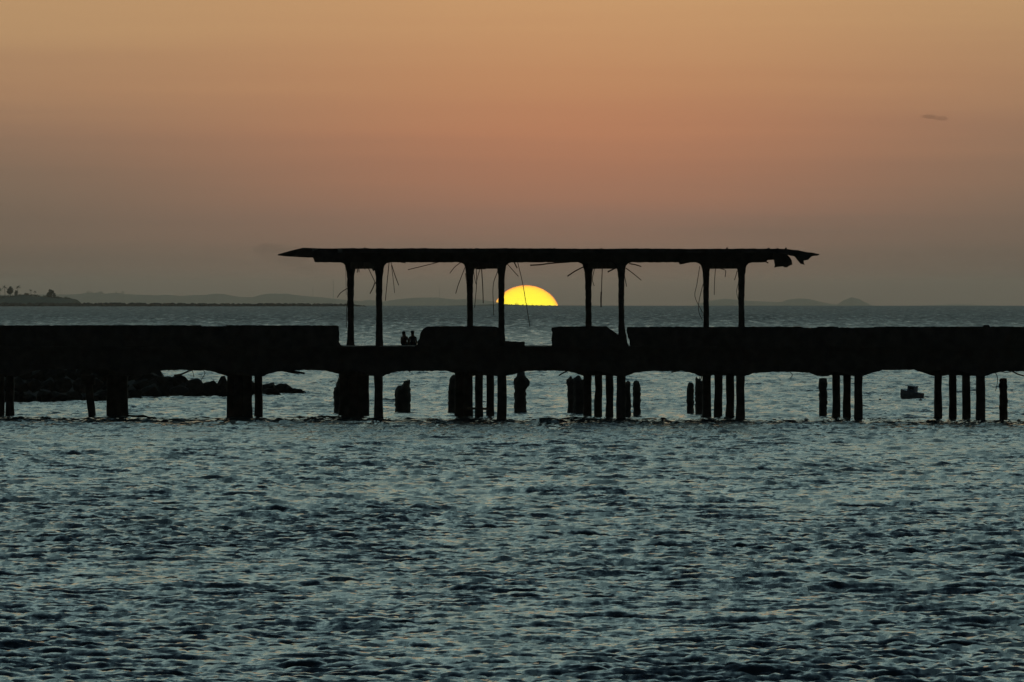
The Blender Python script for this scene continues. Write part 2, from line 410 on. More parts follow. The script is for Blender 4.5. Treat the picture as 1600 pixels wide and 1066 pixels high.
# low scrub that roughens the top of the headland
bm = bmesh.new(); rnd = random.Random(4)
for _ in range(150):
    px = rnd.uniform(-55, 110); py = float(np.interp(px, [-60,0,22,42,72,105,113], [463.6,464.4,463,460.6,464.2,466.2,467.5])); d = 7490+rnd.uniform(-60, 30); s = K*d
    w = rnd.uniform(1.2, 4)*s; hh = rnd.uniform(.6, 2.6)*s; c = at(px, py, d)
    for _ in range(16):
        p = c+Vector((rnd.gauss(0,.4)*w, rnd.gauss(0,.4)*w, rnd.uniform(-.6, 1)*hh)); q = Vector([rnd.gauss(0,1) for _ in range(3)]).normalized(); e1 = q.orthogonal().normalized(); e2 = q.cross(e1); z_ = .45*s
        bm.faces.new([bm.verts.new(p+e1*z_*a+e2*z_*b) for a, b in ((-1,-.6),(1,-.7),(.8,.8),(-.7,.9))])
tag(bm_obj('scrub', bm, M_leaf, origin=at(40, 464, 7490)), 'low dark scrub covering the top of the palm headland', kind='stuff')
# slender stacks and masts on the far hills
for i, (px, tp, bt, w, lab) in enumerate(((521,437,466,.9,'thin chimney stack on the far hills with smoke drifting left'),
        (489,444,464,.7,'thin mast on the far hills left of the chimney stack'), (687,446,466,.7,'thin mast on the pale hills left of the second column pair'),
        (94,443,461,.6,'thin mast rising behind the right end of the palm headland'))):
    d = 37500 if px != 687 else 40000; bm = bmesh.new(); s = K*d
    a = at(px, bt+1, d); bb = at(px, tp, d)
    tube(bm, [a, (a+bb)/2, bb], w*s*.5, 8, .6)
    tag(bm_obj('chimney_stack' if i == 0 else 'mast', bm, M_conc, origin=a), lab, 'chimney' if i == 0 else 'mast')

# ------------------------------------------------------------------ setting sun
d = 60000; s = K*d
bm = bmesh.new(); bmesh.ops.create_icosphere(bm, subdivisions=5, radius=1)
bmesh.ops.scale(bm, verts=bm.verts, vec=(53*s, 53*s, 47*s)); c = at(822, 493, d)
bmesh.ops.translate(bm, verts=bm.verts, vec=c)
m = bpy.data.materials.new('sun_glow'); m.use_nodes = True; n = m.node_tree.nodes; l = m.node_tree.links; n.clear()
lw = n.new('ShaderNodeLayerWeight'); lw.inputs[0].default_value = .5
r = n.new('ShaderNodeValToRGB'); l.new(lw.outputs['Facing'], r.inputs[0]); e = r.color_ramp.elements
e[0].position = 0; e[0].color = (1,.9,.0,1); e[1].position = 1; e[1].color = (1,.16,.04,1)
x = e.new(.5); x.color = (1,.78,.0,1); x = e.new(.8); x.color = (1,.42,.02,1)
em = n.new('ShaderNodeEmission'); em.inputs[1].default_value = 3.0; l.new(r.outputs[0], em.inputs[0])
o_ = n.new('ShaderNodeOutputMaterial'); l.new(em.outputs[0], o_.inputs[0])
sun = bm_obj('sun', bm, m, origin=c, smooth=True); tag(sun, 'bright yellow setting sun half sunk behind the horizon', 'sun')

# small cloud wisp and drifting smoke: thin real volumes far away
def puff(name, blobs, d, dens, col, label, cat, absorb=True):
    bm = bmesh.new(); s = K*d
    for i, (px, py, rx, ry) in enumerate(blobs):
        v = bmesh.ops.create_icosphere(bm, subdivisions=3, radius=1)['verts']
        for q in v:
            q.co *= 1+.35*mnoise.fractal(q.co*1.4+Vector((i*7, 0, 0)), .9, 2, 3)
        bmesh.ops.scale(bm, verts=v, vec=(rx*s, max(rx, ry)*s*.6, ry*s)); bmesh.ops.translate(bm, verts=v, vec=at(px, py, d+i*3*s))
    mt = bpy.data.materials.new(name); mt.use_nodes = True; n = mt.node_tree.nodes; n.clear()
    pv = n.new('ShaderNodeVolumePrincipled'); pv.inputs['Color'].default_value = col; pv.inputs['Density'].default_value = dens
    oo = n.new('ShaderNodeOutputMaterial'); mt.node_tree.links.new(pv.outputs[0], oo.inputs['Volume'])
    return tag(bm_obj(name, bm, mt, origin=at(blobs[0][0], blobs[0][1], d), smooth=True), label, cat)
puff('cloud', [(1453,182.5,14,3.6),(1470,185,13,3.8),(1462,184,10,3.2)], 46000, .0052, (.30,.25,.22,1), 'small thin grey cloud wisp high at the right of the sky', 'cloud')
puff('smoke', [(500,432,16,4),(478,420,26,8),(455,405,34,13),(430,392,40,12)], 46000, .0010, (.3,.32,.3,1), 'faint smoke drifting left from the far chimney behind the roof tip', 'smoke')

# ------------------------------------------------------------------ the pier
pier = empty('pier', (at(800, 655, front(800)).x, front(800), 0), 'long ruined concrete pier crossing the whole picture on rows of piles', 'pier')
F = [-165, 22, 212, 404, 591, 783, 970.5, 1157, 1341.5, 1532, 1722]        # near pile of each bent
off = [-44, -45, -45, -43, -46, -50, -51, -55, -56, -66, -60]
Bk = [f+o for f, o in zip(F, off)]
soff = [577, 577, 577, 578.6, 578.8, 579.3, 579.4, 579.5, 581, 577.6, 579.8, 580]   # soffit height per bay, spalled unevenly
DW = 7.8
def girder_outline(cs, lo_row, i, seed, hw=8, rr=30):
    x0, x1 = cs[i], cs[i+1]; s0, s1 = lo_row[i+1], lo_row[i+1]
    low = rough_line([(x0, 588), (x0+hw, 587.5), (x0+hw+13, 583.5+random.Random(seed).uniform(-1,1)), (x0+hw+rr, s0+.6), ((x0+x1)/2-12, s0+random.Random(seed+1).uniform(-1.2,.8)),
                      ((x0+x1)/2+14, s0+random.Random(seed+2).uniform(-1.2,.8)), (x1-hw-rr, s0+.4), (x1-hw-13, 583), (x1-hw, 587.5), (x1, 588)], 3.5, .55, seed)
    return [(x1, 545), (x0, 545)]+low
for i in range(len(F)-1):
    bm = bmesh.new(); prism(bm, girder_outline(F, soff, i, 10+i), 0., .55, 0, True); bm_obj('girder', bm, M_conc, pier)
    bm = bmesh.new(); bd = DW*440/440
    o2 = [(p[0], p[1]) for p in girder_outline(Bk, soff, i, 60+i)]
    prism(bm, o2, DW-.5, .5, 0, True); bm_obj('girder', bm, M_conc, pier)
# deck slab in one sheet of panels, one per bay
for i in range(len(F)-1):
    bm = bmesh.new(); x0, x1 = F[i]+.0, F[i+1]-.12
    top = rough_line([(x1, 541.3), (x0, 541.3)], 5, .4, 90+i)
    prism(bm, top+[(x0, 549), (x1, 549)], -.12, DW+.5, SK, True); bm_obj('deck_slab', bm, M_conc, pier)
for i in range(len(F)):                                   # cap beams along each bent
    bm = bmesh.new(); prism(bm, [(F[i]-9, 546), (F[i]+9, 546), (F[i]+8, 587.6), (F[i]-8, 587.6)], .56, DW-1.1, SK, True); bm_obj('cap_beam', bm, M_conc, pier)
# parapet blocks on the near edge
def parapet(pts, seed, parent=pier, th=.28, d=.05, closed_low=541.2):
    bm = bmesh.new(); line = rough_line(pts, 3.5, .42, seed)
    prism(bm, line, d+(seed % 2)*.012, th, 0, True); return bm_obj('parapet', bm, M_conc, parent)
for k, pts in enumerate([
    [(-165,541.6),(-165,508.3),(-2,508.3),(-2,541.6)],
    [(-3,541.6),(-3,508.6),(150,508.2),(313,508.3),(316,509.8),(354,509.8),(354,541.6)],
    [(353.2,541.6),(353.2,508.3),(420,508.6),(527,508.7),(529.5,511),(529.5,534),(532,539),(536,541.6)],
    [(648,541.6),(652,538),(651.5,534),(655,530.5),(656,525),(656.6,521),(659,516.5),(662,513.5),(667,510.3),(700,509.8),(733,509.8),(774,510),(779,511.8),(781,541.6)],
    [(788,541.6),(788.5,533.6),(794,532.8),(801,534),(820,534.2),(820.5,541.6)],
    [(862,541.6),(862,512),(876,510.3),(915,509.8),(948,510),(953,514),(968,524),(974,533),(981,541.6)],
    [(985,541.6),(979.5,520),(980,511),(1060,510.8),(1100,511.2),(1156.5,510.8),(1157,541.6)],
    [(1156,541.6),(1156,510.8),(1252,510.4),(1255,512.2),(1276,512.4),(1278,510.6),(1309,510.6),(1311,512),(1340,512.2),(1342,541.6)],
    [(1334,541.6),(1334,512),(1365,511.8),(1367,510.6),(1450,510.6),(1536,510.4),(1537.5,508.2),(1545,508),(1547,510.6),(1600,510.6),(1722,510.6),(1722,541.6)]]):
    parapet(pts, 200+k)
# weathered ledge under the parapets
for i in range(len(F)-1):
    bm = bmesh.new(); prism(bm, rough_line([(F[i]+.2, 541.8), (F[i+1]-.2, 541.8), (F[i+1]-.2, 546), (F[i]+.2, 546)], 8, .2, i), -.22, .1, 0, True); bm_obj('edge_band', bm, M_conc, pier)
# piles standing under the deck: (centre px, width, waterline row)
attached = [(15.5,13,644),(3,8,643),(-30,13,645),(-165,14,652),(-215,14,646),
    (173.5,14,646),(184,14,648),(193.5,13.5,650),(360.5,11,639),(373,16,646),(386.5,15,649),(403.8,12.5,652),
    (538,17,646),(553,18,649),(568,17.5,653),(591,14,657.5),
    (718,15,648),(731,15,650.5),(748.5,12.5,652),(766,12,654),(784,14.5,657.5),
    (918,13,650),(935,12,652.5),(952,12,655),(970.5,14,657.5),
    (1104,13.5,651),(1122.5,13,653),(1140.5,13,655),(1157,14,657.5),
    (1306.5,12.5,653),(1323.5,12,655),(1341.5,13,657.5),
    (1466,12,652),(1488.5,12,653.5),(1509.5,12.5,655.5),(1532,14,657.5),(1660,13,652),(1722,14,657.5)]
for k, (px, w, wl) in enumerate(attached):
    u = (657.5-wl)/197.; d = max(front(px)+.28, min(front(px)+DW-.4, front(px)*(1+u)))
    bm = bmesh.new(); rnd = random.Random(k)
    top = 586.5; bot = HOR+H/(K*d)+18
    mids = [(px+rnd.uniform(-.7,.7), top+(bot-top)*u, w*rnd.uniform(.93,1.06)) for u in (.25,.5)]
    rough_post(bm, [(px, top-4, w*1.05), (px, top+2, w)]+mids+[(px+rnd.uniform(-.5,.5), bot-20, w*1.08), (px, bot, w*1.1)], d, seed=k, amp=.035)
    bm_obj('pile', bm, M_pile, pier)
# leaning loose pile under the left span
bm = bmesh.new(); rough_post(bm, [(139,600,12),(141,625,12),(144,650,12),(145,668,12)], front(140)+3.4, seed=77); bm_obj('pile', bm, M_pile, pier)
bm = bmesh.new(); rough_post(bm, [(137,586,22),(139,601,20)], front(140)+3.4, seed=78); bm_obj('pile_cap', bm, M_pile, pier)
# low braces between the third group's piles
for (a, b, py) in ((731,748.5,638),(748.5,766,638.6)):
    bm = bmesh.new(); tube(bm, [at(a, py, front(a)+5.0), at((a+b)/2, py+.4, front(a)+4), at(b, py+.5, front(b)+3.2)], .07, 6); bm_obj('brace', bm, M_steel, pier)
# bars and broken formwork hanging from the soffit
def bars(parent, lst, name, dfun, mat=M_steel):
    for (pts, r) in lst:
        bm = bmesh.new(); dd = dfun(pts[0][0]); n = len(pts)
        P = [at(p[0], p[1], dd+(i*.06)) for i, p in enumerate(pts)]
        tube(bm, smooth_path(P), r, 5, .9); bm_obj(name, bm, mat, parent)
bars(pier, [([(317,577),(320,584),(314,594)],.02),([(300,577),(303,590)],.02),([(430,578),(455,580),(476,583.5)],.07),([(440,579),(462,583),(470,582.5)],.05),
    ([(888,579),(880,583),(873,587)],.045),([(1232,579),(1238,586),(1234,592)],.02),([(1552,578),(1558,588),(1558,600),(1555.5,611)],.022),
    ([(1580,579),(1590,584.5),(1606,589)],.045),([(1558,579),(1571,582),(1580,581)],.025),([(1096,585),(1095,594)],.03),([(634,578),(641,581.5)],.03),([(1062,579),(1049,581.8)],.05)],
    'hanging_rebar', lambda px: front(px)+3)

# ------------------------------------------------------------------ the roofed shelter on the deck
FC = [(592.6,9.6), (783.6,9.2), (971,8.8), (1158.6,9.4)]; BC = [(547.8,9.8), (734.2,9.2), (919.4,9.2), (1103.2,8.4)]
shelter = empty('pier_shelter', (at(850, 541, front(850)).x, front(850)+3, at(850,541,front(850)).z), 'long flat concrete canopy on eight slim columns over the pier, its ends broken', 'shelter')
DB = 7.2
for k, (px, w) in enumerate(FC):
    bm = bmesh.new(); bot = 541
    st = [(px-1.5, 409, w+16), (px-.6, 413, w+9), (px-.2, 418, w+5), (px, 425, w+3), (px, 436, w+.8), (px-.3, 470, w), (px, 505, w+.3), (px, 520, w+1.2), (px+.3, bot, w+2.6)]
    if k == 2: st = st[:-3]+[(px, 505, w+.3), (px+1, 520, w+3), (px+3, 541, w+8)]
    rough_post(bm, st, front(px)+.62, depth_w=.42, seed=300+k, amp=.10); bm_obj('column', bm, M_conc, shelter)
for k, (px, w) in enumerate(BC):
    bm = bmesh.new(); d = front(px)+DB
    st = [(px+.5, 409, w+14), (px+.2, 413, w+9), (px, 418, w+6), (px, 425, w+3), (px, 436, w+1), (px, 470, w), (px+.3, 500, w), (px, 530, w+.8), (px, 537, w+2), (px, 541, w+5)]
    rough_post(bm, st, d, depth_w=.42, seed=320+k, amp=.10); bm_obj('column', bm, M_conc, shelter)
for k in range(4):                                          # cross beams between near and far column
    bm = bmesh.new(); a, b = FC[k][0], BC[k][0]
    for (p, q, th) in ((a, b, .3),):
        A = [at(a-5, 408, front(a)+.5), at(a+4, 408, front(a)+.5), at(a+4, 420, front(a)+.5), at(a-5, 420, front(a)+.5)]
        B = [at(b-4, 408, front(b)+DB+.2), at(b+5, 408, front(b)+DB+.2), at(b+5, 420.3, front(b)+DB+.2), at(b-4, 420.3, front(b)+DB+.2)]
        A = [bm.verts.new(v) for v in A]; B = [bm.verts.new(v) for v in B]
        bm.faces.new(A); bm.faces.new(B[::-1])
        for j in range(4): bm.faces.new((A[j], A[(j+1)%4], B[(j+1)%4], B[j]))
    bm_obj('cross_beam', bm, M_conc, shelter)
def haunch(px, w, sgn, y0=410., y1=419., run=12.):
    return [(px+sgn*(w/2+run), y0), (px+sgn*(w/2+run*.55), y0+1.6), (px+sgn*(w/2+run*.25), y0+5), (px+sgn*(w/2+1.5), y1+1)]
def beam(cols, xl, xr, left_end, right_end, d, seed, dips=()):
    low = [(xr, 410)]
    for px, w in reversed(cols):
        low += haunch(px, w, 1)+haunch(px, w, -1)[::-1]
    low += [(xl, 410)]
    low = rough_line(low, 5, .4, seed)
    top = rough_line([(xl+2, 388.2), (xr-2, 389.2)], 14, .3, seed+1)
    bm = bmesh.new(); prism(bm, left_end+top+right_end+low, d, .42, 0, True); bm_obj('edge_beam', bm, M_conc, shelter)
beam(FC, 498, 1196, [(496,410.3),(494,405.5),(489,401),(486,394)], [(1209,391),(1209.6,406),(1200,406.4)], .42, 400)
beam(BC, 492, 1150, [(489,402.6),(482,402.6),(470,402),(448,400.8),(434,399.2),(434,397.6),(445,394.4),(459,390.6),(474,387.2)], [(1156,392),(1156,408)], DB-.2, 410)
# roof slab: thin sheets with ragged ends, one panel per bay
edges = [(474,1)]+[((a[0]+b[0])/2+28, 0) for a, b in zip(FC, BC)]+[(1228,2)]
xs_r = [535, 640, 782, 970, 1157, 1226]
for i in range(5):
    bm = bmesh.new(); x0, x1 = xs_r[i], xs_r[i+1]-.15
    top = rough_line([(x1, 388.6+.5*(x1 > 900)), (x0, 388+.5*(x0 > 900))], 5, .45, 430+i)
    prism(bm, top+[(x0, 395), (x1, 395)], -.9, DB+1.9, SK, True); bm_obj('roof_panel', bm, M_conc, shelter)
for k, (x, w, hgt, dd) in enumerate(((570,4,2.2,1.),(574,3,1.4,1.2),(745,9,1.2,0),(786,8,1,0),(866,4,1.4,2),(939.5,2.2,1.8,0),(1136,3.2,2.4,1),(1201,5,1.6,1),(1215,4,1.2,1),(1228,3.4,2.2,.4),(640,3,1,3))):
    bm = bmesh.new(); v = bmesh.ops.create_icosphere(bm, subdivisions=2, radius=1)['verts']; d = front(x)+dd; s = K*d
    bmesh.ops.scale(bm, verts=v, vec=(w/2*s, w/2*s, hgt*s)); bmesh.ops.translate(bm, verts=v, vec=at(x, 388.9, d))
    bm_obj('roof_debris', bm, M_conc, shelter)
def frag(name, pts, dd, th, seed, parent=shelter):
    bm = bmesh.new(); prism(bm, rough_line(pts+[pts[0]], 4, .3, seed)[:-1], dd, th, 0, True); bm_obj(name, bm, M_conc, parent)
frag('broken_slab_piece', [(1208,391),(1224,390.5),(1229,397.5),(1234,402),(1237,407),(1238,413.6),(1230,418),(1225.5,417.8),(1224,416.2),(1210,418),(1209.4,406)], -.3, .35, 440)
frag('broken_slab_piece', [(1222,389.4),(1228,389),(1246,391),(1257,393.6),(1268,394.8),(1280,397.2),(1280,398.8),(1268,400.8),(1265,403.5),(1263,406),(1256,407.6),(1256,411),(1257.4,413.6),(1251,412),(1246,406.4),(1242,401),(1230,398.6),(1222,396)], -.6, .3, 441)
frag('broken_slab_piece', [(1060,409),(1084,409),(1072,411.5),(1062.4,413.2)], 2.5, .5, 442)
frag('broken_slab_piece', [(745,418),(758,418),(759,421.2),(752,420.6),(744,421)], 3.5, .5, 443)
frag('broken_slab_piece', [(580,419),(586,419),(585.4,422.5),(583,424),(581.6,421)], 3.5, .4, 444)
frag('broken_slab_piece', [(632,409),(634.5,411.6),(629,411),(620,409)], 1, .4, 445)
R = .024
bars(shelter, [
 ([(540,412),(540.4,436),(541,461)],.012),([(544,450),(532.5,457.5),(527,465)],.026),([(543,470),(541.6,486),(541,512)],.02),
 ([(574,416),(586,441),(589.5,447)],R),([(586,441),(578,459)],.034),([(608,409),(605,440),(602,470)],R),([(611,409),(615,442),(616.5,458)],.018),
 ([(612,414),(617,430),(623,446)],.026),([(637.5,421.5),(662,415.6),(690,408.6)],R),([(557.5,418),(558,426)],.03),([(560.6,416),(561,425.6)],.03),([(564,418),(568,418),(570.5,421)],.025),
 ([(720,410),(710,418),(703,427)],R),([(726.5,418),(716.5,444),(712,459)],R),([(727,427),(729.4,445)],.02),([(744,418),(744.6,444),(741.6,481)],.022),
 ([(750.6,419),(744,444)],.02),([(740,424),(743.6,444)],.02),([(752.4,419),(755,474)],.03),([(777.4,424),(770.4,448),(771.6,493)],.022),
 ([(793,413),(810,432)],R),([(803,409),(808,419)],.04),([(808.6,409),(816,440),(822,474),(828,511)],.022),([(828.4,414.6),(845,413.6),(860,411.6),(890,409.5)],.042),
 ([(886.6,431.8),(912,417)],.04),([(929,420),(925.6,436),(928.4,447)],.022),([(941,419),(940,450),(939.4,480)],.026),([(939.6,456),(939.2,480)],.045),([(949.6,425),(962,419)],.045),
 ([(978,419),(990,428),(1002,438)],.028),([(983,412),(1002,416.6)],.036),([(975.6,430),(979,448)],R),
 ([(1093.4,416),(1089,444),(1086,464),(1098,489)],.02),([(1098.4,444),(1092,472),(1092,488),(1097.4,500)],.02),([(1118,419),(1116,461)],.022),([(1126,420),(1133.6,423),(1133,433)],.024),
 ([(1152,423),(1147.6,438)],R),([(1154,441),(1151,456),(1154.4,471)],.018),([(1180,407),(1191,406.6),(1200.4,411)],.042)], 'hanging_rebar', lambda px: front(px)+3.2)

# ------------------------------------------------------------------ broken free-standing piles
def stump(pts, wl, th, label, k, group='broken piles beside the pier'):
    """outline above water (px,py); foot goes below the waterline"""
    d = sea_depth(wl); x0 = min(p[0] for p in pts); x1 = max(p[0] for p in pts)
    bm = bmesh.new(); yb = wl+12
    out_ = [(x0+.3, yb)]+rough_line(pts, 3.5, .38, k)+[(x1-.3, yb)]
    n = len(out_); lay = 4; rings = []
    for j in range(lay+1):
        u = j/lay; y = (u-.5)*th; shr = (1-(abs(u-.5)*2)**3*.35); ring = []
        cx = (x0+x1)/2; rnd = random.Random(k*9+j)
        for (px, py) in out_:
            yy = py+(rnd.uniform(0, 3.0) if py < wl-25 and j not in (2,) else 0)+(1-shr)*14
            p = at(cx+(px-cx)*shr, yy if py < wl else py, d); p.y += y; ring.append(bm.verts.new(p))
        rings.append(ring)
    for a, b in zip(rings[:-1], rings[1:]):
        for i in range(n): bm.faces.new((a[i], a[(i+1)%n], b[(i+1)%n], b[i]))
    bm.faces.new(rings[0]); bm.faces.new(rings[-1][::-1])
    o = bm_obj('broken_pile', bm, M_pile, origin=at((x0+x1)/2, wl, d)); tag(o, label, 'broken pile', group)
stump([(521.5,640),(521.5,606),(525,604),(527,596),(528,586.5),(530,594),(532,588),(534,600),(536,640)], 645, .5, 'stump with a sharp spike left of the thick pile block beneath the first columns', 1)
stump([(617,640),(617,610),(619,606),(622,602.5),(627,602.5),(629.5,600),(631,596),(635.5,594.5),(636.6,596),(637.6,591.4),(638.6,595),(639.6,592.4),(641,594),(641.6,640)], 643.5, .7, 'wide stepped stump standing alone below the two seated people', 2)
stump([(700,640),(700.6,605),(702,594),(706,587),(709,585),(712,587.6),(714,598),(714,640)], 644, .5, 'round topped stump at the left of the pile row under the second column pair', 3)
stump([(803.6,640),(803.6,601),(802,598),(803,592),(807,588),(808.4,582),(820,581),(822,589),(827.6,595),(828,598.6),(825,601.6),(822,601),(822.4,640)], 644, .55, 'lone pile with knobbly concrete collar right of the second column pair', 4)
stump([(886.5,640),(887,602),(885,599),(884.6,594),(888,591),(890,589),(892.4,587),(894.6,592),(898,590),(903,594),(903,640)], 645, .5, 'stump with crooked knobbly head at the left of the third pile row', 5)
stump([(896,640),(896.5,592),(899.6,588.4),(903,586.6),(906.6,588),(908.6,593),(912,593),(915,596),(915,640)], 646, .5, 'rounded stump just right of the crooked headed one', 6)
stump([(977,645),(977,599),(979,596),(982,595),(985,597.4),(986.4,645)], 650, .4, 'narrow stump touching the front pile of the third row', 7)
stump([(989,645),(989,599),(991,595.6),(994.4,594.4),(998,596),(1000.6,604),(1001.4,645)], 649, .45, 'round topped stump at the right end of the third pile row', 8)
stump([(1073,640),(1073,612),(1074.6,600),(1077,597),(1082,598),(1084.4,602),(1084.6,640)], 646.5, .45, 'short round topped stump at the left of the fourth pile row', 9)
stump([(1086.2,640),(1086.2,592),(1088,588),(1089.6,591),(1092,593),(1093.6,588),(1094.6,594),(1099,596),(1099,640)], 648, .5, 'jagged topped stump against the fourth pile row', 10)
stump([(1279.6,645),(1279.6,591.4),(1284,590.6),(1292,591),(1292.4,645)], 650.5, .45, 'square topped pile just short of the deck at the left of the fifth row', 11)
stump([(1561.4,645),(1561.2,594),(1563,591),(1569,590.4),(1573,591.6),(1573.6,595),(1574.6,645)], 655.5, .45, 'square shouldered stump standing alone at the far right', 12)

# ------------------------------------------------------------------ boulders behind the left of the pier
def rock_mesh(seed, sub=2):
    bm = bmesh.new(); bmesh.ops.create_icosphere(bm, subdivisions=sub, radius=1); rnd = random.Random(seed)
    for _ in range(13):                                  # cut facets
        nrm = Vector([rnd.gauss(0,1) for _ in range(3)]).normalized(); lim = rnd.uniform(.45, .8)
        for v in bm.verts:
            q = v.co.dot(nrm)
            if q > lim: v.co -= nrm*(q-lim)
    for v in bm.verts: v.co *= 1+.12*mnoise.fractal(v.co*1.8+Vector((seed*3, 0, 0)), .8, 2, 3)
    for a in range(3):
        lo_, hi_ = min(v.co[a] for v in bm.verts), max(v.co[a] for v in bm.verts)
        for v in bm.verts: v.co[a] = (v.co[a]-lo_)/(hi_-lo_)*2-1
    me = bpy.data.meshes.new('rock'); bm.to_mesh(me); bm.free(); me.materials.append(M_rock); return me
rms = [rock_mesh(i, 3) for i in range(10)]
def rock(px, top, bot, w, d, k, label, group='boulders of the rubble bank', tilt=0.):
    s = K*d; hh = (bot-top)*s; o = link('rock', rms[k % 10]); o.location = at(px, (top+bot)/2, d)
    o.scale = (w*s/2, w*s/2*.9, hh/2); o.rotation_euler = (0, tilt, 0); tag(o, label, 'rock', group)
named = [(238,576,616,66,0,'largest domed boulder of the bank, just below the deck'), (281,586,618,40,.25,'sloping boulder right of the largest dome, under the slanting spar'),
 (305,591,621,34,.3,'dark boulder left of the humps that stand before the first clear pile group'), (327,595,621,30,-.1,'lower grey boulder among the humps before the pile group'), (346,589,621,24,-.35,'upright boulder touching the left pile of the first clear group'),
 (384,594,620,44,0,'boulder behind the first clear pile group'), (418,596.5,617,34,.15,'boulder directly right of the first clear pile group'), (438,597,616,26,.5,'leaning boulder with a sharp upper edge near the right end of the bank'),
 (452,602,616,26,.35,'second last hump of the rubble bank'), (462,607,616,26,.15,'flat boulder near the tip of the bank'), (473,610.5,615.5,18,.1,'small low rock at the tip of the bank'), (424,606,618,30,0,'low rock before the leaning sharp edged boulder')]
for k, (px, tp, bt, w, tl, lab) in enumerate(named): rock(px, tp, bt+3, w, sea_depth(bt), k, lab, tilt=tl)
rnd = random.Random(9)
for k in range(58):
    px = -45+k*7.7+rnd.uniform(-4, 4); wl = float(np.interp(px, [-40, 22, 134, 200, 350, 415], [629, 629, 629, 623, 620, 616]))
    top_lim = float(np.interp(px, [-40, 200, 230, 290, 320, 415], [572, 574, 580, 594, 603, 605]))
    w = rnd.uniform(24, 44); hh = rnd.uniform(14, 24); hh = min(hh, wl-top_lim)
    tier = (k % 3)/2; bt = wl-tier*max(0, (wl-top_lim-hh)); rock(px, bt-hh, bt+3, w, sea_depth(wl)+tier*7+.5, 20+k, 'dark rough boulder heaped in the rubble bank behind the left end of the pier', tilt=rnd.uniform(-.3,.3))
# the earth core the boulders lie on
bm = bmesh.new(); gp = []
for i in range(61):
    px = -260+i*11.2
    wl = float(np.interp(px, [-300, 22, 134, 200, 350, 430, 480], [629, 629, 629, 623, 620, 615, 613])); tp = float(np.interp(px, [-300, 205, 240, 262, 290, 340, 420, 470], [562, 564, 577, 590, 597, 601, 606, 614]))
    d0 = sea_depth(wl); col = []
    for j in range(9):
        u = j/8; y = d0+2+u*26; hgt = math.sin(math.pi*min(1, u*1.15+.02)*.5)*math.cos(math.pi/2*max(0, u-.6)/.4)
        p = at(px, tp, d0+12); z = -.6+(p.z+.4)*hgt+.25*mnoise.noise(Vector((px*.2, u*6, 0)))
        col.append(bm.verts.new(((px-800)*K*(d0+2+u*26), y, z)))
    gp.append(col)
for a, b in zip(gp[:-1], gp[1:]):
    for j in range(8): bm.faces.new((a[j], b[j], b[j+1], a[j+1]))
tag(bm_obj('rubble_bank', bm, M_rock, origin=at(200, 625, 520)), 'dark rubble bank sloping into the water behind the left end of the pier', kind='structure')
# slanting timber spar on the boulders
bm = bmesh.new(); dd = sea_depth(621)+1
tube(bm, smooth_path([at(272, 587, dd), at(283, 585, dd+.1), at(296, 579.5, dd+.2), at(300, 579, dd+.3)]), .075, 6, .6)
tag(bm_obj('spar', bm, M_bark, origin=at(280, 586, dd)), 'driftwood spar slanting up from the largest boulder', 'driftwood')

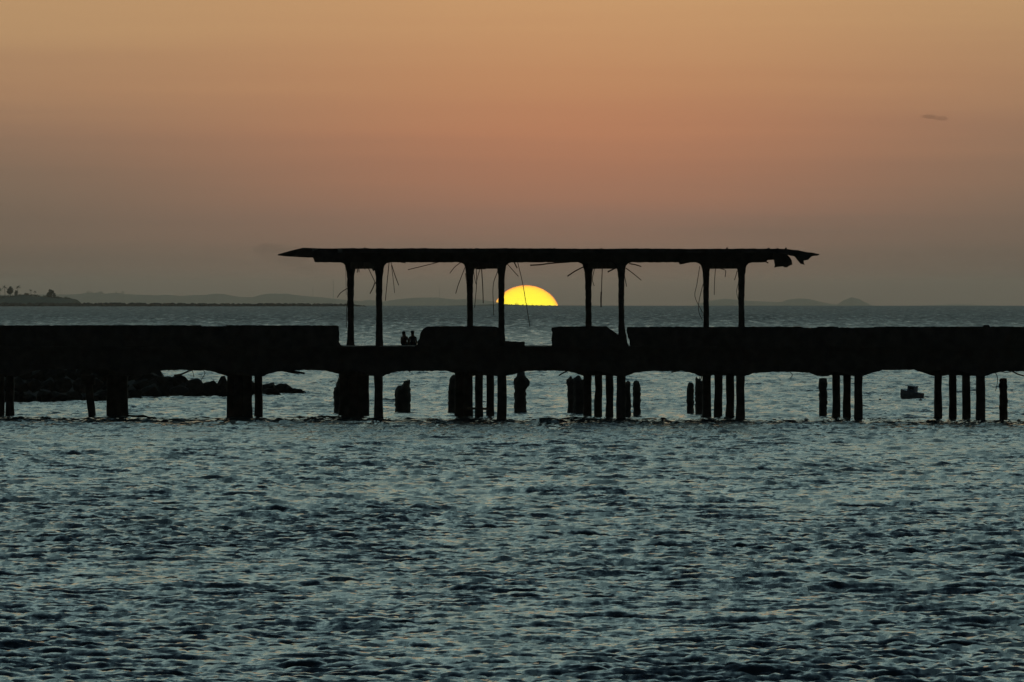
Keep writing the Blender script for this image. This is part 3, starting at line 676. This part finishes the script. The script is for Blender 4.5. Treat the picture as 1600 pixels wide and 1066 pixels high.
# ------------------------------------------------------------------ two people sitting on the far edge of the deck
def skin_obj(name, verts, edges, radii, mat, parent, levels=2, root=0):
    me = bpy.data.meshes.new(name); me.from_pydata([Vector(v) for v in verts], edges, []); o = link(name, me, mat, parent)
    sm = o.modifiers.new('skin', 'SKIN'); sm.use_smooth_shade = True; sm.branch_smoothing = .6
    sv = me.skin_vertices[0].data if me.skin_vertices else None
    if sv is None:
        bpy.context.view_layer.update(); sv = me.skin_vertices[0].data
    for i, r in enumerate(radii):
        sv[i].radius = (r, r) if not isinstance(r, tuple) else r; sv[i].use_root = (i == root)
    ss = o.modifiers.new('sub', 'SUBSURF'); ss.levels = levels; ss.render_levels = levels
    return o
def person(px, head_top, label, lean, cap, cloth, arm_out, seed):
    d = front(px)+DW-.15; zdeck = at(px, 541.3, front(px)).z; s = (at(px, head_top, d).z-zdeck)/.90
    root = empty('person', (at(px, 540, d).x, d, zdeck), label, 'person', 'people sitting on the pier'); root.scale = (s, s, s); root.rotation_euler = (0, 0, lean*1.5)
    l = lean
    V = [(0,-.02,.10),(l*.1,-.05,.25),(l*.2,-.06,.42),(l*.3,-.03,.53),(l*.45,-.01,.61),(l*.6,0,.69),(l*.65,.01,.79),(l*.65,.015,.86)]
    R_ = [(.17,.14),(.15,.12),(.18,.13),(.16,.11),(.105,.10),(.13,.135),(.135,.145),(.08,.085)]
    E = [(0,1),(1,2),(2,3),(3,4),(4,5),(5,6),(6,7)]
    def chain(start, pts, rad):
        p = start
        for q, r in zip(pts, rad):
            V.append(q); R_.append(r); E.append((p, len(V)-1)); p = len(V)-1
        return p
    # face: nose, chin
    chain(5, [(l*.6,.085,.66)], [.03]); chain(6, [(l*.65,.115,.745)], [.014])
    for sx in (-1, 1):
        chain(6, [(l*.65+sx*.088,0,.75)], [.018])                          # ear
        ao = arm_out[0 if sx < 0 else 1]
        w = chain(3, [(sx*.17+l*.25,-.03,.50),(sx*(.20+ao*.4),-.08,.33),(sx*(.21+ao*.5),-.04,.19),(sx*(.20+ao),.0,.06),(sx*(.20+ao),.04,.03)], [.085,.066,.055,.04,.04])
        base = Vector(V[w])
        for f, (fx, ln) in enumerate(((-.024,.075),(-.008,.088),(.008,.082),(.024,.066))):
            chain(w, [tuple(base+Vector((fx, .045, .004))), tuple(base+Vector((fx*1.25, .045+ln*.55, .0))), tuple(base+Vector((fx*1.3, .045+ln, -.018)))], [.0095,.0085,.007])
        chain(w, [tuple(base+Vector((-sx*.036,.012,.0))), tuple(base+Vector((-sx*.052,.045,-.008)))], [.011,.009])
        chain(0, [(sx*.09,.05,.09),(sx*.11,.25,.10),(sx*.12,.47,.08),(sx*.12,.50,-.12),(sx*.12,.47,-.34),(sx*.12,.50,-.40),(sx*.12,.60,-.43)], [.085,.08,.058,.054,.036,.036,.028])
    skin_obj('body', V, E, R_, M_skin, root)
    # shirt over trunk and upper arms
    V2 = [(0,-.02,.14),(l*.1,-.05,.25),(l*.2,-.06,.42),(l*.3,-.03,.53),(l*.38,-.02,.575)]; R2 = [(.185,.155),(.165,.135),(.195,.145),(.172,.12),(.08,.08)]; E2 = [(0,1),(1,2),(2,3),(3,4)]
    for k, sx in enumerate((-1, 1)):
        i = len(V2); ao = arm_out[k]; V2 += [(sx*.17+l*.25,-.03,.50),(sx*(.195+ao*.25),-.065,.39)]; R2 += [.088,.074]; E2 += [(3,i),(i,i+1)]
    skin_obj('shirt', V2, E2, R2, cloth, root)
    V3 = [(0,-.02,.11),(-.09,.05,.095),(-.11,.25,.10),(-.115,.38,.095),(.09,.05,.095),(.11,.25,.10),(.115,.38,.095)]
    skin_obj('shorts', V3, [(0,1),(1,2),(2,3),(0,4),(4,5),(5,6)], [(.155,.13),.098,.093,.088,.098,.093,.088], M_cloth2, root)
    bm = bmesh.new(); v = bmesh.ops.create_uvsphere(bm, u_segments=16, v_segments=10, radius=1)['verts']
    bmesh.ops.scale(bm, verts=v, vec=(.118,.128,.118)); bmesh.ops.translate(bm, verts=v, vec=(l*.65,-.006,.80))
    bmesh.ops.delete(bm, geom=[q for q in bm.verts if q.co.z < .765 and q.co.y > -.01], context='VERTS')
    me = bpy.data.meshes.new('hair'); bm.to_mesh(me); bm.free(); link('hair', me, M_hair, root)
    if cap:
        bm = bmesh.new(); r = bmesh.ops.create_cone(bm, cap_ends=True, segments=18, radius1=.125, radius2=.11, depth=.10)['verts']
        bmesh.ops.translate(bm, verts=r, vec=(l*.65,0,.862))
        bm2v = bmesh.ops.create_cone(bm, cap_ends=True, segments=18, radius1=.10, radius2=.10, depth=.012)['verts']
        bmesh.ops.translate(bm, verts=bm2v, vec=(l*.65,.075,.815))
        me = bpy.data.meshes.new('cap'); bm.to_mesh(me); bm.free(); link('cap', me, cloth, root)
person(632.5, 517.6, 'left of two people sitting side by side, bare headed, leaning slightly left', -.10, False, M_cloth1, (.0,.05), 1)
person(645, 517.2, 'right of two people sitting side by side, wearing a flat topped cap', -.02, True, M_cloth2, (.03,.02), 2)

# ------------------------------------------------------------------ small boat and floats beyond the pier
d = sea_depth(623.5); s = K*d; base = at(1426, 622.5, d)
boat = empty('boat', (base.x, base.y, 0), 'small dark boat with a square cabin moored between the two right pile rows', 'boat')
Lb = 36*s/math.cos(.35)
def hull(bm):
    n = 12; rings = []
    for i in range(n+1):
        u = i/n; x = (u-.5)*Lb; wdt = .30*Lb*(min(1, (1-u)*2.4))**.6*.62 if u > .5 else .30*Lb*.62*(.82+.36*u)
        wdt = max(wdt, .01); sheer = .22*Lb+.02*Lb*u**3+.07*Lb*(1-u)**2; keel = -.12*Lb*(1-u**6)
        prof = [(wdt,sheer),(wdt*.98,sheer*.5),(wdt*.75,keel*.35),(0,keel),(-wdt*.75,keel*.35),(-wdt*.98,sheer*.5),(-wdt,sheer)]
        rings.append([bm.verts.new((x, p, z)) for p, z in prof])
    for a, b in zip(rings[:-1], rings[1:]):
        for k in range(6): bm.faces.new((a[k], a[k+1], b[k+1], b[k]))
        bm.faces.new((a[6], a[0], b[0], b[6]))
    bm.faces.new(rings[0]); bm.faces.new(rings[-1][::-1])
def loc_obj(name, bm, mat, parent, smooth=False):
    me = bpy.data.meshes.new(name); bmesh.ops.recalc_face_normals(bm, faces=bm.faces); bm.to_mesh(me); bm.free(); return link(name, me, mat, parent)
bm = bmesh.new(); hull(bm); loc_obj('hull', bm, M_hull, boat)
bm = bmesh.new(); v = box(bm, (-.04*Lb, 0, .33*Lb), (.34*Lb, .30*Lb, .26*Lb)); bmesh.ops.bevel(bm, geom=bm.edges[:], offset=.01*Lb, segments=2, affect='EDGES'); cab = loc_obj('cabin', bm, M_cabin, boat)
bm = bmesh.new(); box(bm, (-.03*Lb, 0, 0.468*Lb), (.36*Lb, .33*Lb, .022*Lb)); loc_obj('cabin_roof', bm, M_hull, cab)
for sx in (-1, 1):
    bm = bmesh.new(); box(bm, (-.03*Lb, sx*.151*Lb, .38*Lb), (.18*Lb, .008*Lb, .09*Lb)); loc_obj('window', bm, M_glass, cab)
bm = bmesh.new(); tube(bm, [Vector((.36*Lb,0,.13*Lb)), Vector((.55*Lb,0,.05*Lb)), Vector((.85*Lb,-.02*Lb,-.04*Lb))], .008*Lb, 5); loc_obj('mooring_line', bm, M_bark, boat)
boat.rotation_euler = (.05, .13, -.5); boat.location.z = .10
for k, (px, py, r, lab) in enumerate(((1438.5, 626, 2.2, 'small dark float just below the bow of the moored boat'), (1375, 625.5, 1.9, 'small dark float drifting left of the moored boat'))):
    d = sea_depth(py+1); bm = bmesh.new(); v = bmesh.ops.create_icosphere(bm, subdivisions=2, radius=r*K*d)['verts']
    bmesh.ops.scale(bm, verts=v, vec=(1.2, 1, .9)); tube(bm, [Vector((0,0,0)), Vector((0,0,r*K*d*1.5))], r*K*d*.25, 6)
    o = loc_obj('float', bm, M_hull, None); o.location = (at(px, py, d).x, d, .07); tag(o, lab, 'buoy', 'floats near the moored boat')

# ------------------------------------------------------------------ evening haze

bm = bmesh.new()
ylo, yhi, zlo, zhi = -120, 42600, -152., 82.
v = box(bm, (0, (ylo+yhi)/2, (zlo+zhi)/2), (24000, yhi-ylo, zhi-zlo))
mh = bpy.data.materials.new('haze'); mh.use_nodes = True; n = mh.node_tree.nodes; n.clear()
pv = n.new('ShaderNodeVolumePrincipled'); pv.inputs['Color'].default_value = (.95,.80,.68,1); pv.inputs['Density'].default_value = 2.5e-5
pv.inputs['Anisotropy'].default_value = .72
oo = n.new('ShaderNodeOutputMaterial'); mh.node_tree.links.new(pv.outputs[0], oo.inputs['Volume'])
hz = bm_obj('haze', bm, mh); tag(hz, 'brownish evening haze over the sea', kind='stuff')
